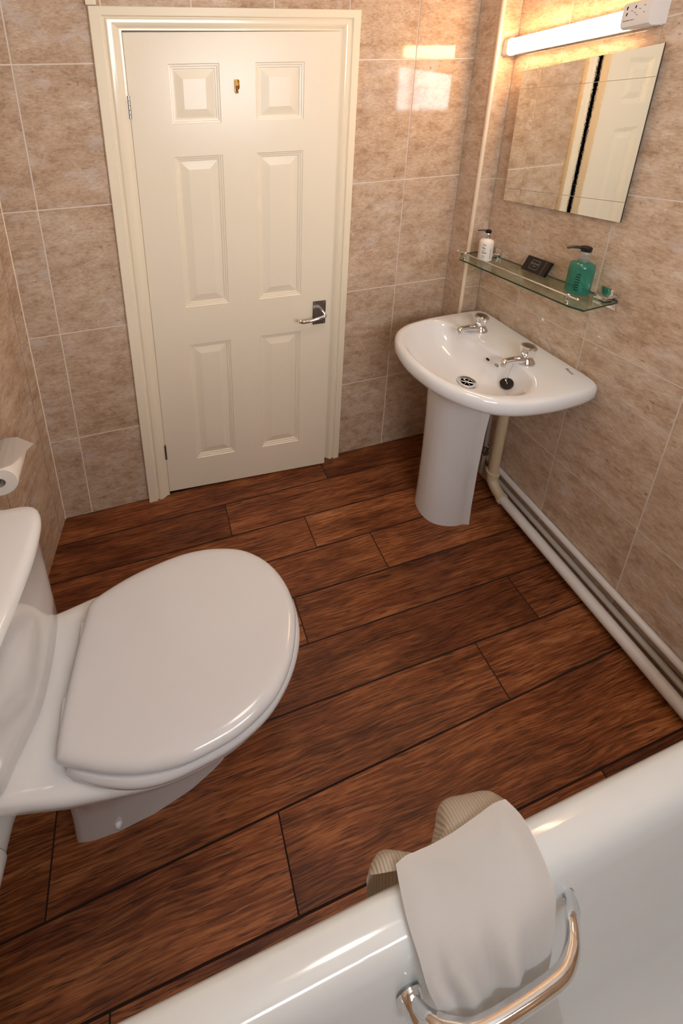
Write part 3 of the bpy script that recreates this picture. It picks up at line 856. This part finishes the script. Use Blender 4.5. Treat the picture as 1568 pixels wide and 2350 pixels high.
bm = bmesh.new(); tube(bm, catmull([(sx, syy, sz+.113), (sx+.001, syy, sz+.06), (sx-.002, syy-.006, sz+.03), (sx-.004, syy-.015, sz+.008)], False, 6), .0035, 10)
obj('dip_tube', bm, 'clear', b2, smooth=True)
bm = bmesh.new()
for k in range(7): ring_mark(bm, sx, syy, .0345, 196+rl.uniform(0, 5), 212+rl.uniform(0, 7), sz+.018+k*.009, sz+.0225+k*.009, 3)
obj('label_print', bm, 'gedge', bd2)

# black box leaning on the wall
kb = thing('toiletry_box', 'small flat black box with a silver square, leaning on the wall behind the shelf rail', 'box', (1.893, -.392, sy(-.392)+.003))
P00 = Vector((1.872, -.340, sy(-.34)+.0035)); UX = Vector((.0, -.096, .0055)); UY = Vector((.026, -.002, .054))
nn_ = UX.cross(UY).normalized()
if nn_.x > 0: nn_ = -nn_
bm = bmesh.new()
vs = box(bm, (0, 0, 0), (1, 1, 1))
for v in vs: v.co = P00+UX*v.co.x+UY*v.co.y-nn_*.014*v.co.z
bmesh.ops.bevel(bm, geom=bm.edges[:], offset=.0012, segments=2, affect='EDGES')
kbo = obj('carton', bm, 'card', kb)
bm = bmesh.new()
def qd(bm, u0, u1, v0, v1, e=.0004):
    P = [P00+UX*u+UY*v+nn_*e for u, v in ((u0, v0), (u1, v0), (u1, v1), (u0, v1))]
    bm.faces.new([bm.verts.new(p) for p in P])
qd(bm, .28, .62, .22, .24); qd(bm, .28, .62, .80, .82); qd(bm, .28, .289, .22, .82); qd(bm, .611, .62, .22, .82); qd(bm, .82, .828, 0.03, .97)
obj('print_frame', bm, 'foil', kbo)
text_mesh('print_name', 'SHOWER', .0085, 'foil', P00+UX*.45+UY*.58+nn_*.0006, UX, UY, kbo)
text_mesh('print_word', 'CAP', .007, 'foil', P00+UX*.45+UY*.42+nn_*.0006, UX, UY, kbo)

# ------------------------------------------------------------------ mirror
mr = thing('wall_mirror', 'frameless rectangular wall mirror with two etched lines above the glass shelf', 'mirror', (W, -.385, 1.34))
bm = bmesh.new()
mq = [(-.197, 1.346), (-.620, 1.376), (-.619, 1.891), (-.189, 1.836)]
mx = lambda y: W-.018-.030*(y+.62)
F = [bm.verts.new((mx(y), y, z)) for y, z in mq]; B = [bm.verts.new((mx(y)+.005, y, z)) for y, z in mq]
f = bm.faces.new(F); f.material_index = 0
for k in range(4):
    f = bm.faces.new((F[k], B[k], B[(k+1) % 4], F[(k+1) % 4])); f.material_index = 1
bm.faces.new(B[::-1]).material_index = 1
mo = obj('mirror_glass', bm, ['mirror', 'medge'], mr)
for (ya, za), (yb, zb_) in (((-.190, 1.771), (-.619, 1.803)), ((-.197, 1.394), (-.620, 1.439))):
    bm = bmesh.new()
    bm.faces.new([bm.verts.new((mx(y)-.0003, y, z)) for y, z in ((ya, za), (yb, zb_), (yb, zb_+.0016), (ya, za+.0016))])
    bmesh.ops.solidify(bm, geom=bm.faces[:], thickness=.0002)
    obj('etched_line', bm, 'etch', mo)

for y, z in ((-.25, 1.42), (-.57, 1.44), (-.25, 1.78), (-.57, 1.80)):
    bm = bmesh.new(); box(bm, (mx(y)+.0053, y-.015, z-.015), (W-.0012, y+.015, z+.015)); obj('mounting_pad', bm, 'black', mr)

# ------------------------------------------------------------------ shaver light
lt = thing('shaver_light', 'lit strip light with a shaver socket above the mirror', 'wall light', (W, -.36, 1.92))
def LZ(z, y): return z+.088*(-y-.13)
def sect(bm, y0, y1, prof_, mi=0, bev=0):
    A = [bm.verts.new((x, y0, LZ(z, y0))) for x, z in prof_]; B = [bm.verts.new((x, y1, LZ(z, y1))) for x, z in prof_]
    n_ = len(prof_)
    for k in range(n_): bm.faces.new((A[k], A[(k+1) % n_], B[(k+1) % n_], B[k])).material_index = mi
    bm.faces.new(A[::-1]).material_index = mi; bm.faces.new(B).material_index = mi
bp_ = [(W-.001, 1.899), (W-.030, 1.897), (W-.030, 1.955), (W-.001, 1.957)]
bm = bmesh.new(); sect(bm, -.105, -.592, bp_); obj('housing', bm, 'wht', lt)
def rprof(d, z0, z1, r=.010):
    return [(W-.0012, z0+.004), (W-d+r*1.5, z0), (W-d+.003, z0+r*.6), (W-d, z0+r*1.4), (W-d, z1-r*1.4), (W-d+.003, z1-r*.5), (W-d+r*1.5, z1), (W-.0012, z1)]
bm = bmesh.new(); sect(bm, -.102, -.134, rprof(.062, 1.893, 1.956)); obj('end_cap', bm, 'wht', lt, smooth=True, angle=30)
bm = bmesh.new(); sect(bm, -.1345, -.5275, rprof(.060, 1.8975, 1.954, .013)); obj('diffuser', bm, 'lamp', lt, smooth=True, angle=60)
bm = bmesh.new(); sect(bm, -.528, -.598, rprof(.068, 1.897, 1.968)); soc = obj('shaver_socket', bm, 'wht', lt, smooth=True, angle=30)
bm = bmesh.new(); fx = W-.0682
def slot(y, z, w, h, t=0):
    c_ = Vector((fx, y, LZ(z, y)))
    P = [c_+Vector((0, -a*math.cos(t)-b_*math.sin(t), -a*math.sin(t)+b_*math.cos(t))) for a, b_ in ((-w/2, -h/2), (w/2, -h/2), (w/2, h/2), (-w/2, h/2))]
    bm.faces.new([bm.verts.new(p) for p in P])
slot(-.540, 1.936, .0032, .0085, .2); slot(-.539, 1.952, .0034, .009, .2); slot(-.560, 1.951, .0032, .0075, .2)
obj('socket_hole', bm, 'dark', soc)
bm = bmesh.new()
for y, z in ((-.552, 1.9425), (-.5605, 1.936), (-.571, 1.944), (-.566, 1.930), (-.582, 1.950), (-.583, 1.933)): slot(y, z, .005, .002, .3)
obj('socket_marking', bm, 'foil', soc)
text_mesh('socket_print', 'SHAVERS ONLY', .0042, 'ink', (fx-.0001, -.5475, LZ(1.919, -.5475)), (0, -1, .088), (0, .088, 1), soc)

# ------------------------------------------------------------------ pipework along the right wall
wp = thing('basin_waste_pipe', 'cream basin waste pipe dropping behind the pedestal and running white along the floor', 'pipe', (1.86, -.40, .1))
bm = bmesh.new(); tube(bm, [(1.862, -.398, .66), (1.862, -.398, .135)], .0205, 24); obj('drop_pipe', bm, 'cpipe', wp, smooth=True)
bm = bmesh.new()
tube(bm, bendpath([(1.862, -.398, .150), (1.862, -.398, .112), (1.859, -.428, .088), (1.858, -.462, .078)], .02, 5), .0235, 24)
lathe(bm, [(.0215, .0), (.0275, .003), (.0275, .012), (.0215, .015)], (1.862, -.398, .142), 24)
lathe(bm, [(.0215, .0), (.0270, .003), (.0270, .013), (.0215, .016)], (1.858, -.474, .0755), 24, 'y')
obj('elbow', bm, 'cpipe', wp, smooth=True)
bm = bmesh.new(); tube(bm, [(1.858, -.455, .0765), (1.856, -.9, .058), (1.855, -1.262, .042)], .0210, 24); obj('floor_run', bm, 'wpipe', wp, smooth=True)
# two heating pipes
bm = bmesh.new(); tube(bm, [(W-.0135, -.125, .152), (W-.0145, -.7, .132), (W-.015, -1.262, .112)], .0130, 18)
tag(obj('heating_pipe', bm, 'wpipe', None, smooth=True, origin=(W-.017, -.7, .12)), 'white painted heating pipe, uppermost of the pair close against the right wall', 'pipe', 'heating pipes along the right wall')
bm = bmesh.new(); tube(bm, [(W-.016, -.125, .098), (W-.018, -.7, .077), (W-.021, -1.262, .057)], .0112, 18)
tag(obj('heating_pipe', bm, 'gpipe', None, smooth=True, origin=(W-.018, -.7, .06)), 'dull cream heating pipe between the fat floor pipe and the upper pipe', 'pipe', 'heating pipes along the right wall')
# supply pipes behind the pedestal
sv = thing('supply_pipe', 'thin metal water supply pipe with an isolating valve behind the basin pedestal', 'pipe', (1.86, -.335, .2))
bm = bmesh.new(); tube(bm, [(1.870, -.335, .08), (1.868, -.335, .66)], .0075, 14); obj('pipe_run', bm, 'gpipe', sv, smooth=True)
bm = bmesh.new()
lathe(bm, [(.011, 0), (.0145, .003), (.0145, .018), (.010, .020), (.010, .034), (.0145, .036), (.0145, .052), (.011, .055)], (1.870, -.335, .185), 8)
tube(bm, [(1.870, -.335, .212), (1.845, -.345, .212)], .007, 12)
obj('valve', bm, 'dchrome', sv, smooth=True)

# ------------------------------------------------------------------ bath
bath = thing('bathtub', 'white acrylic bathtub with a rounded rim along the near side of the room', 'bathtub', (.95, -1.64, 0))
def rrect(x0, x1, y0, y1, r, n=10):
    out = []
    for cx, cy, a0 in ((x1-r, y1-r, 0), (x0+r, y1-r, 90), (x0+r, y0+r, 180), (x1-r, y0+r, 270)):
        for k in range(n+1):
            a = math.radians(a0+90*k/n); out.append(Vector((cx+r*math.cos(a), cy+r*math.sin(a))))
    return out
X0b, X1b, Y0b, Y1b = -.13, W-.003, YB+.006, -1.264
def RR(d, r, e=0): return rrect(X0b+d+e, X1b-d-e, Y0b+d, Y1b-d, r)
bm = bmesh.new()
loft(bm, [(RR(.006, .012), .470), (RR(.001, .014), .474), (RR(.0, .015), .490), (RR(.0015, .016), .505), (RR(.006, .018), .514), (RR(.014, .022), .519), (RR(.034, .05), .5205), (RR(.048, .07), .519), (RR(.058, .08), .513), (RR(.066, .09), .500), (RR(.073, .10), .475),
          (RR(.086, .11, .02), .40), (RR(.104, .12, .06), .30), (RR(.122, .13, .09), .20), (RR(.145, .14, .11), .145), (RR(.18, .13, .14), .118), (RR(.24, .10, .2), .110)], cap0=False)
obj('tub_shell', bm, 'acr', bath, smooth=True, angle=60)
bm = bmesh.new(); box(bm, (X0b+.03, Y1b-.022, 0.0), (X1b-.005, Y1b-.016, .474)); obj('side_panel', bm, 'acr', bath)
bm = bmesh.new()
hp = catmull([(1.074, -1.336, .464), (1.066, -1.350, .478), (1.047, -1.362, .493), (1.034, -1.373, .498), (1.018, -1.384, .500), (.990, -1.3945, .501), (.950, -1.3975, .501), (.900, -1.3985, .501), (.860, -1.3985, .501), (.825, -1.396, .500), (.795, -1.386, .496), (.776, -1.374, .486), (.766, -1.360, .470), (.760, -1.341, .455)], False, 6)
tube(bm, hp, [.0098]*len(hp), 20)
lathe(bm, [(.013, -.004), (.013, 0), (.009, .003)], (1.074, -1.336, .464), 20, 'y'); lathe(bm, [(.0105, -.024), (.016, -.012), (.021, -.002), (.021, .002)], (.761, -1.345, .455), 20, 'y')
o = obj('grab_handle', bm, 'chrome', bath, smooth=True); o['label'] = 'chrome grab handle'

# ------------------------------------------------------------------ towel
def grid_surface(rows, su, sv):
    """rows of 3D control points -> smooth dense grid"""
    R1 = [catmull(r, False, su) for r in rows]
    cols = list(zip(*R1)); C1 = [catmull(list(c_), False, sv) for c_ in cols]
    return list(zip(*C1))
tr = [
 [(.784, -1.2585, .548), (.803, -1.2560, .553), (.824, -1.2560, .550), (.861, -1.2570, .549), (.903, -1.2560, .551), (.953, -1.2510, .552), (.990, -1.2470, .552), (1.018, -1.2470, .545)],
 [(.779, -1.278, .5445), (.803, -1.277, .552), (.830, -1.277, .553), (.866, -1.278, .554), (.908, -1.278, .556), (.953, -1.274, .558), (.995, -1.270, .556), (1.034, -1.272, .540)],
 [(.775, -1.307, .5360), (.797, -1.308, .546), (.828, -1.309, .548), (.866, -1.311, .550), (.908, -1.312, .551), (.953, -1.312, .552), (.996, -1.312, .550), (1.036, -1.309, .533)],
 [(.776, -1.334, .528), (.800, -1.335, .537), (.828, -1.337, .539), (.862, -1.340, .541), (.900, -1.342, .542), (.942, -1.344, .542), (.985, -1.344, .540), (1.030, -1.340, .524)],
 [(.779, -1.356, .508), (.800, -1.357, .517), (.825, -1.358, .519), (.857, -1.360, .522), (.893, -1.362, .522), (.931, -1.364, .523), (.972, -1.364, .520), (1.013, -1.360, .504)],
 [(.792, -1.374, .484), (.810, -1.375, .492), (.836, -1.376, .488), (.862, -1.377, .497), (.893, -1.378, .488), (.927, -1.379, .496), (.960, -1.379, .489), (.992, -1.376, .484)],
 [(.808, -1.385, .455), (.824, -1.386, .462), (.846, -1.385, .452), (.866, -1.387, .464), (.893, -1.385, .452), (.922, -1.387, .463), (.952, -1.385, .452), (.982, -1.385, .455)],
 [(.812, -1.394, .405), (.830, -1.396, .410), (.850, -1.391, .402), (.874, -1.397, .412), (.902, -1.391, .402), (.930, -1.397, .412), (.962, -1.391, .404), (.998, -1.395, .405)],
 [(.812, -1.402, .330), (.834, -1.410, .330), (.856, -1.402, .330), (.882, -1.412, .330), (.908, -1.402, .330), (.938, -1.412, .330), (.972, -1.402, .330), (1.015, -1.410, .330)],
]
G = grid_surface(tr, 8, 8)
bm = bmesh.new()
V = [[bm.verts.new(p) for p in r] for r in G]
# soft creases running down the drape
nr, ncn = len(V), len(V[0])
for i in range(nr):
    for j in range(ncn):
        u, v = j/(ncn-1), i/(nr-1)
        k = max(0, min(1, (v-.30)/.25))*math.sin(PI*min(1, max(0, u)))
        d = .0066*math.sin(u*19+2.6*v)*k + .0036*math.sin(u*33-4*v+1)*k + .0012*math.sin(u*9+v*5)
        V[i][j].co.z += d*.8; V[i][j].co.y += -d*.7
for A, B in zip(V, V[1:]):
    for k in range(ncn-1): bm.faces.new((A[k], A[k+1], B[k+1], B[k]))
bmesh.ops.solidify(bm, geom=bm.faces[:], thickness=.0075)
tw = obj('towel', bm, 'towel', None, smooth=True, origin=(.90, -1.30, .52))
tag(tw, 'cream towel draped over the bath rim and tucked under the chrome grab handle', 'towel')
# folded hem bulging out on the floor side: two lobes
lob = [
 [(.792, -1.262, .5335), (.812, -1.262, .538), (.835, -1.262, .538), (.862, -1.262, .538), (.900, -1.262, .541), (.932, -1.262, .542), (.965, -1.262, .542), (1.000, -1.262, .538), (1.022, -1.262, .533)],
 [(.757, -1.2545, .525), (.775, -1.246, .532), (.806, -1.248, .535), (.845, -1.2585, .534), (.886, -1.250, .536), (.925, -1.238, .538), (.965, -1.242, .538), (1.000, -1.243, .538), (1.024, -1.252, .532)],
 [(.741, -1.2475, .506), (.760, -1.236, .514), (.786, -1.234, .514), (.835, -1.2565, .514), (.886, -1.2420, .516), (.916, -1.2160, .520), (.965, -1.219, .520), (1.006, -1.226, .521), (1.030, -1.243, .518)],
 [(.739, -1.2500, .484), (.757, -1.2370, .490), (.784, -1.2330, .492), (.842, -1.2575, .490), (.888, -1.2300, .492), (.912, -1.2120, .494), (.965, -1.2160, .494), (1.010, -1.224, .494), (1.034, -1.241, .490)],
 [(.7395, -1.2520, .462), (.756, -1.2400, .462), (.784, -1.2360, .462), (.842, -1.2578, .462), (.888, -1.2330, .462), (.913, -1.2200, .462), (.965, -1.2240, .462), (1.010, -1.230, .462), (1.033, -1.243, .462)],
 [(.742, -1.2570, .430), (.757, -1.246, .430), (.784, -1.242, .430), (.840, -1.2575, .430), (.886, -1.240, .430), (.914, -1.232, .430), (.965, -1.234, .430), (1.008, -1.237, .430), (1.030, -1.247, .430)],
 [(.745, -1.2590, .350), (.760, -1.252, .350), (.784, -1.250, .350), (.838, -1.254, .350), (.886, -1.248, .350), (.914, -1.244, .350), (.965, -1.245, .350), (1.006, -1.247, .350), (1.026, -1.252, .350)],
]
G = grid_surface(lob, 8, 6)
bm = bmesh.new(); V = [[bm.verts.new(p) for p in r] for r in G]
for A, B in zip(V, V[1:]):
    for k in range(len(A)-1): bm.faces.new((A[k], A[k+1], B[k+1], B[k]))
bmesh.ops.solidify(bm, geom=bm.faces[:], thickness=.005)
o = obj('folded_hem', bm, 'hem', tw, smooth=True); o['label'] = 'beige ribbed hem bulging over the floor side of the rim'

# ------------------------------------------------------------------ light, world, camera
wd = bpy.data.worlds.new('World'); scn.world = wd; wd.use_nodes = True
wd.node_tree.nodes['Background'].inputs[0].default_value = (.5, .55, .6, 1); wd.node_tree.nodes['Background'].inputs[1].default_value = .1
cl = thing('fill_light', 'added round fill light under the ceiling, out of view', 'fill light', (.95, -1.05, H))  # out-of-view fill light, added only to lift the room's brightness
bm = bmesh.new(); lathe(bm, [(.15, 0), (.15, -.02), (.14, -.045), (.10, -.065), (.04, -.075), (.002, -.077)], (.95, -1.05, H-.001), 40, cap=False)
M['fill_glow'] = simple('fill_light_glow', (1, .97, .92, 1), .4, emit=(1, .94, .87, 1), estr=11.)
obj('fill_dome', bm, 'fill_glow', cl, smooth=True)

cam = bpy.data.cameras.new('camera'); co = bpy.data.objects.new('camera', cam); COL.objects.link(co)
co.location = (.48309, -1.54466, 1.80369); co.rotation_mode = 'XYZ'; co.rotation_euler = (1.265352, .02692, -.242613)
cam.sensor_fit = 'AUTO'; cam.sensor_width = 36.
cam.lens = 964.63*36./2350
cam.shift_x = 225.05/2350; cam.shift_y = -668.467/2350
cam.clip_start = .02
scn.camera = co
scn.view_settings.view_transform = 'Standard'; scn.view_settings.look = 'None'
scn.view_settings.gamma = 1; scn.view_settings.use_curve_mapping = False
scn.view_settings.exposure = 0.32
